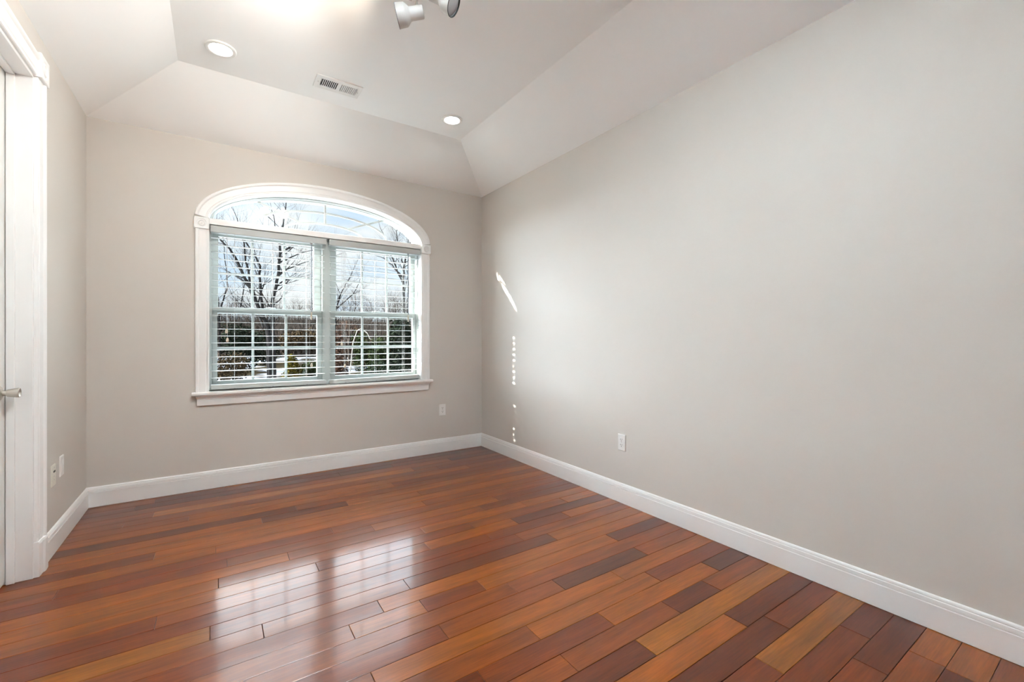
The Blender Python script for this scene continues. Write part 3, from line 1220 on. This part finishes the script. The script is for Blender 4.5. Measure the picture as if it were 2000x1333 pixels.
def ground_mat():
    m = bpy.data.materials.new('snowy_lawn')
    m.use_nodes = True
    nt = m.node_tree
    N, L = nt.nodes.new, nt.links.new
    b = nt.nodes['Principled BSDF']
    b.inputs['Roughness'].default_value = .9
    b.inputs['Specular IOR Level'].default_value = 0.0
    tc = N('ShaderNodeTexCoord')
    n1 = N('ShaderNodeTexNoise')
    n1.inputs['Scale'].default_value = .16
    n1.inputs['Detail'].default_value = 7
    n1.inputs['Roughness'].default_value = .62
    L(tc.outputs['Object'], n1.inputs['Vector'])
    n2 = N('ShaderNodeTexNoise')
    n2.inputs['Scale'].default_value = 1.3
    n2.inputs['Detail'].default_value = 6
    L(tc.outputs['Object'], n2.inputs['Vector'])
    r2 = N('ShaderNodeValToRGB')
    r2.color_ramp.elements[0].position = .35
    r2.color_ramp.elements[0].color = (.006, .005, .0035, 1)
    r2.color_ramp.elements[1].position = .7
    r2.color_ramp.elements[1].color = (.018, .014, .008, 1)
    L(n2.outputs[0], r2.inputs[0])
    r1 = N('ShaderNodeMapRange')
    r1.interpolation_type = 'SMOOTHSTEP'
    r1.inputs['From Min'].default_value = .50
    r1.inputs['From Max'].default_value = .56
    L(n1.outputs[0], r1.inputs['Value'])
    # unseen snow is added by the house to bounce light onto the ceiling, further off it has melted into patches
    sy = N('ShaderNodeSeparateXYZ')
    L(tc.outputs['Object'], sy.inputs[0])
    nr = N('ShaderNodeMapRange')
    nr.interpolation_type = 'SMOOTHSTEP'
    nr.inputs['From Min'].default_value = 12
    nr.inputs['From Max'].default_value = 16
    nr.inputs['To Min'].default_value = 1
    nr.inputs['To Max'].default_value = 0
    L(sy.outputs['Y'], nr.inputs['Value'])
    mm = N('ShaderNodeMath')
    mm.operation = 'MAXIMUM'
    L(nr.outputs[0], mm.inputs[0])
    L(r1.outputs[0], mm.inputs[1])
    sc_ = N('ShaderNodeMixRGB')          # whiter bounce snow by the house, grey slush in the patches
    sc_.inputs['Color1'].default_value = (.10, .105, .12, 1)
    sc_.inputs['Color2'].default_value = (.34, .345, .36, 1)
    L(nr.outputs[0], sc_.inputs['Fac'])
    mx = N('ShaderNodeMixRGB')
    L(sc_.outputs[0], mx.inputs['Color2'])
    L(mm.outputs[0], mx.inputs['Fac'])
    L(r2.outputs[0], mx.inputs['Color1'])
    L(mx.outputs[0], b.inputs['Base Color'])
    return m


M['lawn'] = ground_mat()
M['litter'] = noisy(mat('leaf_litter', (.040, .031, .026), .95, 0.0), .9, .5, stretch=(1, 1, 1))
M['bark'] = noisy(mat('grey_bark', (.014, .013, .013), .9, 0.0), 6, .4, stretch=(1, 1, .3))
M['bark_far'] = noisy(mat('brown_bark', (.042, .035, .030), .95, 0.0), 3, .4)
M['olive_leaf'] = noisy(mat('olive_leaf', (.050, .041, .008), .7, 0.0), 5, .6)
M['green_leaf'] = noisy(mat('green_leaf', (.016, .022, .009), .7, 0.0), 5, .6)
M['dark_leaf'] = noisy(mat('dark_needle', (.009, .012, .008), .8, 0.0), 5, .6)
M['dead_leaf'] = noisy(mat('dead_twig', (.030, .021, .012), .9, 0.0), 5, .6)
M['red_leaf'] = noisy(mat('russet_leaf', (.042, .024, .017), .9, 0.0), 5, .5)
M['wire'] = mat('black_wire', (.02, .025, .035), .6)
M['pale_stem'] = mat('pale_stem', (.20, .19, .16), .8)


def terrain(name, pts_fn, nx, ny, m):
    bm = bmesh.new()
    g = [[bm.verts.new(pts_fn(i / nx, j / ny)) for i in range(nx + 1)] for j in range(ny + 1)]
    for j in range(ny):
        for i in range(nx):
            bm.faces.new((g[j][i], g[j][i + 1], g[j + 1][i + 1], g[j + 1][i]))
    return structure(link(name, bm, m, None, True))


def hill_z(x, y):
    d = max(0, y - 62)
    k = math.sin(x * .06) * 1.0 + math.sin(x * .021 + 1) * 1.6
    return GZ0 + min(d * .07, 5.0) + (k * min(1, d / 40))


terrain('ground', lambda u, v: (-110 + 230 * u, BACK_OUT + .02 + 58.5 * v, GZ0 + .06 * math.sin(u * 70) * math.sin(v * 19)), 60, 24, M['lawn'])
terrain('ground_hillside', lambda u, v: (-160 + 330 * u, 62 + 110 * v, hill_z(-160 + 330 * u, 62 + 110 * v)), 60, 16, M['litter'])


def grow(bm, rnd, p, d, length, radius, depth, spread=.55, up=.12, sides=5):
    """A branch with its own side branches, always thinner outward."""
    n = 3 if depth > 0 else 2
    pts, rad = [p.copy()], [radius]
    q, dd = p.copy(), d.normalized()
    for i in range(n):
        dd = (dd + Vector((rnd.uniform(-1, 1), rnd.uniform(-1, 1), rnd.uniform(-1, 1))) * .16 + Vector((0, 0, up * .5))).normalized()
        q = q + dd * (length / n)
        pts.append(q.copy())
        rad.append(radius * (1 - .55 * (i + 1) / n))
    tube(bm, pts, rad, sides if depth > 1 else 3, False)
    if depth <= 0:
        return
    k = rnd.choice((2, 3, 3)) + (1 if depth > 1 else 0)
    for i in range(k):
        t = rnd.uniform(.35, 1.0) if i else 1.0
        idx = min(n, max(1, round(t * n)))
        base = pts[idx]
        side = Vector((rnd.uniform(-1, 1), rnd.uniform(-1, 1), rnd.uniform(-.3, .8)))
        nd = (dd + side * spread * (1.5 if i else .6)).normalized()
        grow(bm, rnd, base, nd, length * rnd.uniform(.55, .8), rad[idx] * rnd.uniform(.55, .75), depth - 1, spread, up, sides)


def guided_tree(name, label, stems, f, seed, material, depth=3, every=2, side_len=.16, side_from=.25):
    """A tree whose main stems follow guide lines: stems = list of ([(px, py)...], width at foot in px)."""
    rnd = random.Random(seed)
    foot = at(stems[0][0][0][0], 700, f)
    foot.z = GZ0
    O = foot.copy()
    root = empty(name, O)
    tag(root, label, 'tree')
    mb = bmesh.new()
    tb = bmesh.new()
    for pts, w in stems:
        P = [at(x, y, f) for x, y in pts]
        depthshift = rnd.uniform(-.6, .6)
        for i, p in enumerate(P):
            p.y += depthshift * i / max(1, len(P) - 1)
        fine = []
        for a, b in zip(P, P[1:]):
            for k in range(3):
                fine.append(a.lerp(b, k / 3))
        fine.append(P[-1])
        for q in fine[1:-1]:
            q += Vector((rnd.uniform(-1, 1), rnd.uniform(-1, 1), 0)) * .015 * f / 14
        r0 = w / 2 / F_PX * f
        rad = [r0 * (1 - .72 * i / (len(fine) - 1)) for i in range(len(fine))]
        tube(mb, fine, rad, 8, True)
        for i in range(int(len(fine) * side_from), len(fine)):
            if rnd.random() < .62:
                d = (fine[i] - fine[max(0, i - 1)]).normalized()
                sd = (d * .5 + Vector((rnd.uniform(-1, 1), rnd.uniform(-1, 1), rnd.uniform(-.2, .6)))).normalized()
                grow(tb, rnd, fine[i], sd, side_len * f * rnd.uniform(.35, .8), rad[i] * rnd.uniform(.3, .5), depth)
        d = (fine[-1] - fine[-2]).normalized()
        grow(tb, rnd, fine[-1], d, side_len * f * .6, rad[-1] * .9, depth)
    for nm, b in (('trunk', mb), ('twigs', tb)):
        o = link(nm, b, material, root)
        o.matrix_parent_inverse = Matrix.Translation(-O)
    return root


guided_tree('bare_tree', 'tall bare tree with several dark stems filling the left window',
            [([(530, 800), (528, 700), (524, 640), (502, 598), (487, 562), (462, 512), (447, 488), (427, 468)], 9.5),
             ([(526, 800), (522, 660), (511, 598), (506, 544), (508, 521), (495, 500), (480, 478)], 6.5),
             ([(515, 640), (498, 580), (489, 543), (481, 508), (477, 470), (468, 440), (464, 418)], 5.5),
             ([(536, 800), (534, 690), (532, 620), (530, 598), (538, 560), (543, 532), (545, 495), (546, 478), (552, 440), (556, 412)], 8.5),
             ([(541, 540), (556, 528), (582, 518), (610, 509)], 3.6), ([(538, 560), (556, 548), (572, 543), (588, 545)], 3.4),
             ([(545, 514), (563, 506), (583, 497), (612, 490)], 3.2), ([(545, 498), (556, 488), (572, 478), (578, 462)], 3.0),
             ([(487, 562), (470, 545), (455, 535), (440, 545)], 3.0), ([(546, 478), (538, 455), (533, 425), (528, 410)], 3.0)],
            15.0, 3, M['bark'], 3, side_len=.085)
guided_tree('bare_tree', 'thin bare tree with crowded twigs at the left edge of the window',
            [([(434, 800), (430, 690), (427, 600), (424, 560), (424, 480)], 4.2), ([(428, 620), (436, 585), (446, 560), (440, 510), (436, 470)], 3.2),
             ([(428, 640), (416, 590), (404, 540), (398, 470)], 3.5), ([(470, 600), (474, 570), (478, 555), (495, 540)], 2.4)],
            18.0, 11, M['bark'], 3, side_len=.09)
guided_tree('bare_tree', 'low forked bare tree just right of the window mullion',
            [([(652, 800), (653, 690), (657, 603), (660, 594), (668, 572), (676, 556), (690, 530)], 3.8), ([(657, 603), (672, 590), (690, 575), (702, 548)], 3.0),
             ([(660, 594), (664, 575), (655, 550)], 2.2)],
            24.0, 5, M['bark'], 3, side_len=.055)
guided_tree('bare_tree', 'tall bare tree with a straight trunk behind the right window edge',
            [([(786, 800), (787, 690), (787, 600), (786, 545), (787, 515), (791, 498), (797, 480), (803, 455), (806, 430)], 6.0),
             ([(785, 540), (778, 530), (770, 517), (755, 502), (737, 495)], 3.2), ([(786, 552), (776, 527), (770, 505), (764, 490), (758, 462), (748, 440)], 3.2),
             ([(787, 515), (781, 500), (774, 485), (768, 455), (775, 438)], 2.8), ([(796, 640), (799, 560), (801, 480), (806, 440)], 3.4)],
            21.0, 8, M['bark'], 3, side_len=.065)


def tree_proto(seed, h, material):
    rnd = random.Random(seed)
    root = empty('bare_tree', (0, 0, 0))
    mb, tb = bmesh.new(), bmesh.new()
    n = 6
    pts, rad = [], []
    x = y = 0
    for i in range(n + 1):
        pts.append(Vector((x, y, -.3 + h * .72 * i / n)))
        rad.append(h * .016 * (1 - .75 * i / n))
        x += rnd.uniform(-.02, .02) * h
        y += rnd.uniform(-.02, .02) * h
    tube(mb, pts, rad, 7)
    for i in range(2, n + 1):
        for k in range(4 if i < n else 6):
            a = rnd.uniform(0, 2 * math.pi)
            d = Vector((math.cos(a), math.sin(a), rnd.uniform(.5, 1.3))).normalized()
            grow(tb, rnd, pts[i], d, h * rnd.uniform(.16, .30) * (1 - .05 * i), rad[i] * rnd.uniform(.35, .55), 3, .5, .15, 4)
    link('trunk', mb, material, root)
    link('twigs', tb, material, root)
    return root


def copy_tree(o):
    c = o.copy()
    COL.objects.link(c)
    for ch in list(o.children):
        d = ch.copy()
        COL.objects.link(d)
        d.parent = c
    return c


# the wood on the hillside: single trees, every one with its own place and size
rnd = random.Random(99)
protos = [tree_proto(40 + i, 9.0, M['bark_far']) for i in range(5)]
spots = []
for k in range(64):
    px = 400 + 420 * (k + rnd.uniform(-.4, .4)) / 64
    far = rnd.uniform(58, 110)
    if px > 660 and rnd.random() < .6:
        far = rnd.uniform(34, 60)
    spots.append((px, far))
for k, (px, far) in enumerate(spots):
    p = at(px, 660, far)
    p.z = hill_z(p.x, p.y) if p.y > 62 else GZ0
    o = protos[k] if k < 5 else copy_tree(protos[k % 5])
    o.location = p
    o.rotation_euler = (0, 0, rnd.uniform(0, 6.28))
    near = far < 60
    s = rnd.uniform(.75, 1.15) * ((.78 if near and px < 740 else 1.0) if px > 655 else .80)
    o.scale = (s, s, s)
    if near:
        tag(o, 'bare grey-brown tree of the thicket seen through the right window', 'tree', 'trees of the near thicket')
    else:
        tag(o, 'bare brown tree of the distant wood on the hillside', 'tree', 'trees of the distant wood')


def leaf_mass(bm, rnd, c, rx, ry, rz, n, size):
    for k in range(n):
        while True:
            v = Vector((rnd.uniform(-1, 1), rnd.uniform(-1, 1), rnd.uniform(-1, 1)))
            if .25 < v.length < 1:
                break
        p = Vector((c[0] + v.x * rx, c[1] + v.y * ry, c[2] + v.z * rz))
        a = Vector((rnd.gauss(0, 1), rnd.gauss(0, 1), rnd.gauss(0, 1))).normalized()
        b = a.orthogonal().normalized()
        b = (Matrix.Rotation(rnd.uniform(0, 6.28), 3, a) @ b)
        s = size * rnd.uniform(.6, 1.3)
        c2 = a.cross(b)
        bm.faces.new([bm.verts.new(p + b * s), bm.verts.new(p + c2 * s * .45), bm.verts.new(p - b * s), bm.verts.new(p - c2 * s * .45)])


def shrub(name, label, px, f, w_px, top_y, material, seed, n=1400, size=.07, parts=5, group=None, cone=False, cat='shrub'):
    rnd = random.Random(seed)
    base = at(px, 700, f)
    base.z = GZ0 if base.y < 62 else hill_z(base.x, base.y)
    top = EYE + (HY - top_y) / F_PX * f
    h = top - base.z
    w = w_px / F_PX * f
    root = empty(name, base)
    tag(root, label, cat, group)
    bm = bmesh.new()
    if cone:
        for k in range(8):
            u = k / 8
            leaf_mass(bm, rnd, (rnd.uniform(-.05, .05) * w, 0, h * (.08 + .84 * u)), w * .5 * (1 - .8 * u) + .05, w * .5 * (1 - .8 * u) + .05, h * .13, int(n / 8 * (1.6 - 1.2 * u)), size)
    else:
        leaf_mass(bm, rnd, (0, 0, h * .45), w * .45, w * .4, h * .5, n // 2, size)
        for k in range(parts):
            a = 2 * math.pi * k / parts
            leaf_mass(bm, rnd, (math.cos(a) * w * .26, math.sin(a) * w * .26, h * rnd.uniform(.35, .72)), w * .26, w * .26, h * .28, n // (2 * parts), size)
    link('foliage', bm, material, root)
    bm = bmesh.new()
    for k in range(6):
        a = rnd.uniform(0, 6.28)
        e = Vector((math.cos(a) * w * .25, math.sin(a) * w * .25, h * .7))
        tube(bm, [(0, 0, -.1), e * .5 + Vector((0, 0, .1)), e], [.03, .02, .008], 5)
    link('branches', bm, M['bark'], root)
    return root


shrub('evergreen_shrub', 'olive-yellow clipped shrub seen behind the middle panes of the left window', 571, 22, 44, 688, M['olive_leaf'], 1, 2600, .06, cone=True)
shrub('evergreen_shrub', 'green shrub beside the olive one, next to the window mullion', 608, 23, 46, 700, M['green_leaf'], 2, 2200, .06)
shrub('deciduous_shrub', 'brown dead-looking hedge at the lower left corner of the window', 448, 17, 70, 686, M['dead_leaf'], 3, 2600, .05, 7)
shrub('deciduous_shrub', 'dark brown bush left of the trunk, behind the lower left panes', 470, 30, 80, 628, M['dark_leaf'], 4, 2600, .12, 7)
shrub('evergreen_shrub', 'broad dark bush behind the foot of the many-stemmed tree', 516, 38, 60, 640, M['dark_leaf'], 5, 2400, .12, 7)
shrub('evergreen_shrub', 'rounded bright green shrub behind the middle lower panes of the right window', 707, 25, 40, 642, M['green_leaf'], 6, 2200, .07, 7)
shrub('evergreen_shrub', 'tall dark conifer bush filling the lower right panes', 782, 18, 62, 604, M['dark_leaf'], 7, 4200, .085, 9)
shrub('evergreen_shrub', 'dark green spreading bush between round shrub and the tall conifer', 740, 22, 46, 652, M['green_leaf'], 8, 2600, .075, 7)
shrub('evergreen_shrub', 'low dark hedge along the bottom of the right window', 752, 14, 92, 700, M['dark_leaf'], 9, 4200, .06, 9)
shrub('deciduous_shrub', 'russet bush low beside the mullion in the right window', 664, 20, 34, 688, M['red_leaf'], 10, 1500, .06, 5)
shrub('deciduous_shrub', 'reddish-brown brush far behind the left part of the right window', 676, 48, 60, 622, M['red_leaf'], 12, 2400, .16, 7)
shrub('deciduous_shrub', 'grey-brown brush in front of the distant wood, centre of the left window', 585, 56, 90, 640, M['dead_leaf'], 13, 3000, .18, 9)

# added unseen evergreen column left of the window, put there to block low sun
rnd = random.Random(31)
root = empty('evergreen_shrub', (-1.25, 4.98, GZ0))
tag(root, 'added unseen slim evergreen column that blocks low sun, left of the window outside', 'shrub')
bm = bmesh.new()
for k in range(10):
    leaf_mass(bm, rnd, (0, 0, .25 + k * .325), .19, .19, .28, 400, .05)
link('foliage', bm, M['green_leaf'], root)
bm = bmesh.new()
tube(bm, [(0, 0, -.1), (.01, 0, 1.2), (0, 0, 2.6)], [.05, .04, .015], 6)
link('branches', bm, M['bark'], root)

# arching pale branch over the round shrub
bm = bmesh.new()
P = [at(682, 700, 24), at(690, 668, 24), at(698, 646, 24), at(706, 642, 24), at(718, 652, 24), at(722, 662, 24), at(730, 665, 24)]
P[0].z = GZ0
tube(bm, P, [.03, .028, .025, .022, .02, .016, .01], 6)
o = link('arching_branch', bm, M['pale_stem'])
tag(o, 'pale arching branch over the round green shrub in the right window', 'branch')

# brown undergrowth of the wood: nobody could count its stems
bm = bmesh.new()
rnd = random.Random(17)
for k in range(9000):
    px = rnd.uniform(380, 840)
    far = rnd.uniform(52, 105)
    p = at(px, 660, far)
    p.z = (hill_z(p.x, p.y) if p.y > 62 else GZ0) + .0
    hh = rnd.uniform(.8, 2.6)
    q = p + Vector((rnd.uniform(-.5, .5), rnd.uniform(-.5, .5), hh))
    r_ = rnd.uniform(.012, .035)
    tube(bm, [p, p.lerp(q, .5) + Vector((rnd.uniform(-.2, .2), 0, 0)), q], [r_, r_ * .8, r_ * .3], 3, False)
o = link('undergrowth', bm, M['bark_far'])
o['kind'] = 'stuff'
tag(o, 'brown brushwood covering the wooded hillside', 'undergrowth')

# overhead wires
for k, (ya, yb, lab) in enumerate(((470, 536, 'highest of the three dark overhead wires outside the window'), (483, 546, 'middle of the three dark overhead wires outside the window'),
                                   (500, 558, 'lowest of the three dark overhead wires outside the window'))):
    A, B = at(300, ya - 22, 34), at(900, yb + 14, 30)
    pts = []
    for i in range(25):
        u = i / 24
        p = A.lerp(B, u)
        p.z -= 1.1 * 4 * u * (1 - u) * .35
        pts.append(p)
    bm = bmesh.new()
    tube(bm, pts, .017, 6)
    tag(link('overhead_wire', bm, M['wire'], None, True), lab, 'wire', 'overhead wires outside')
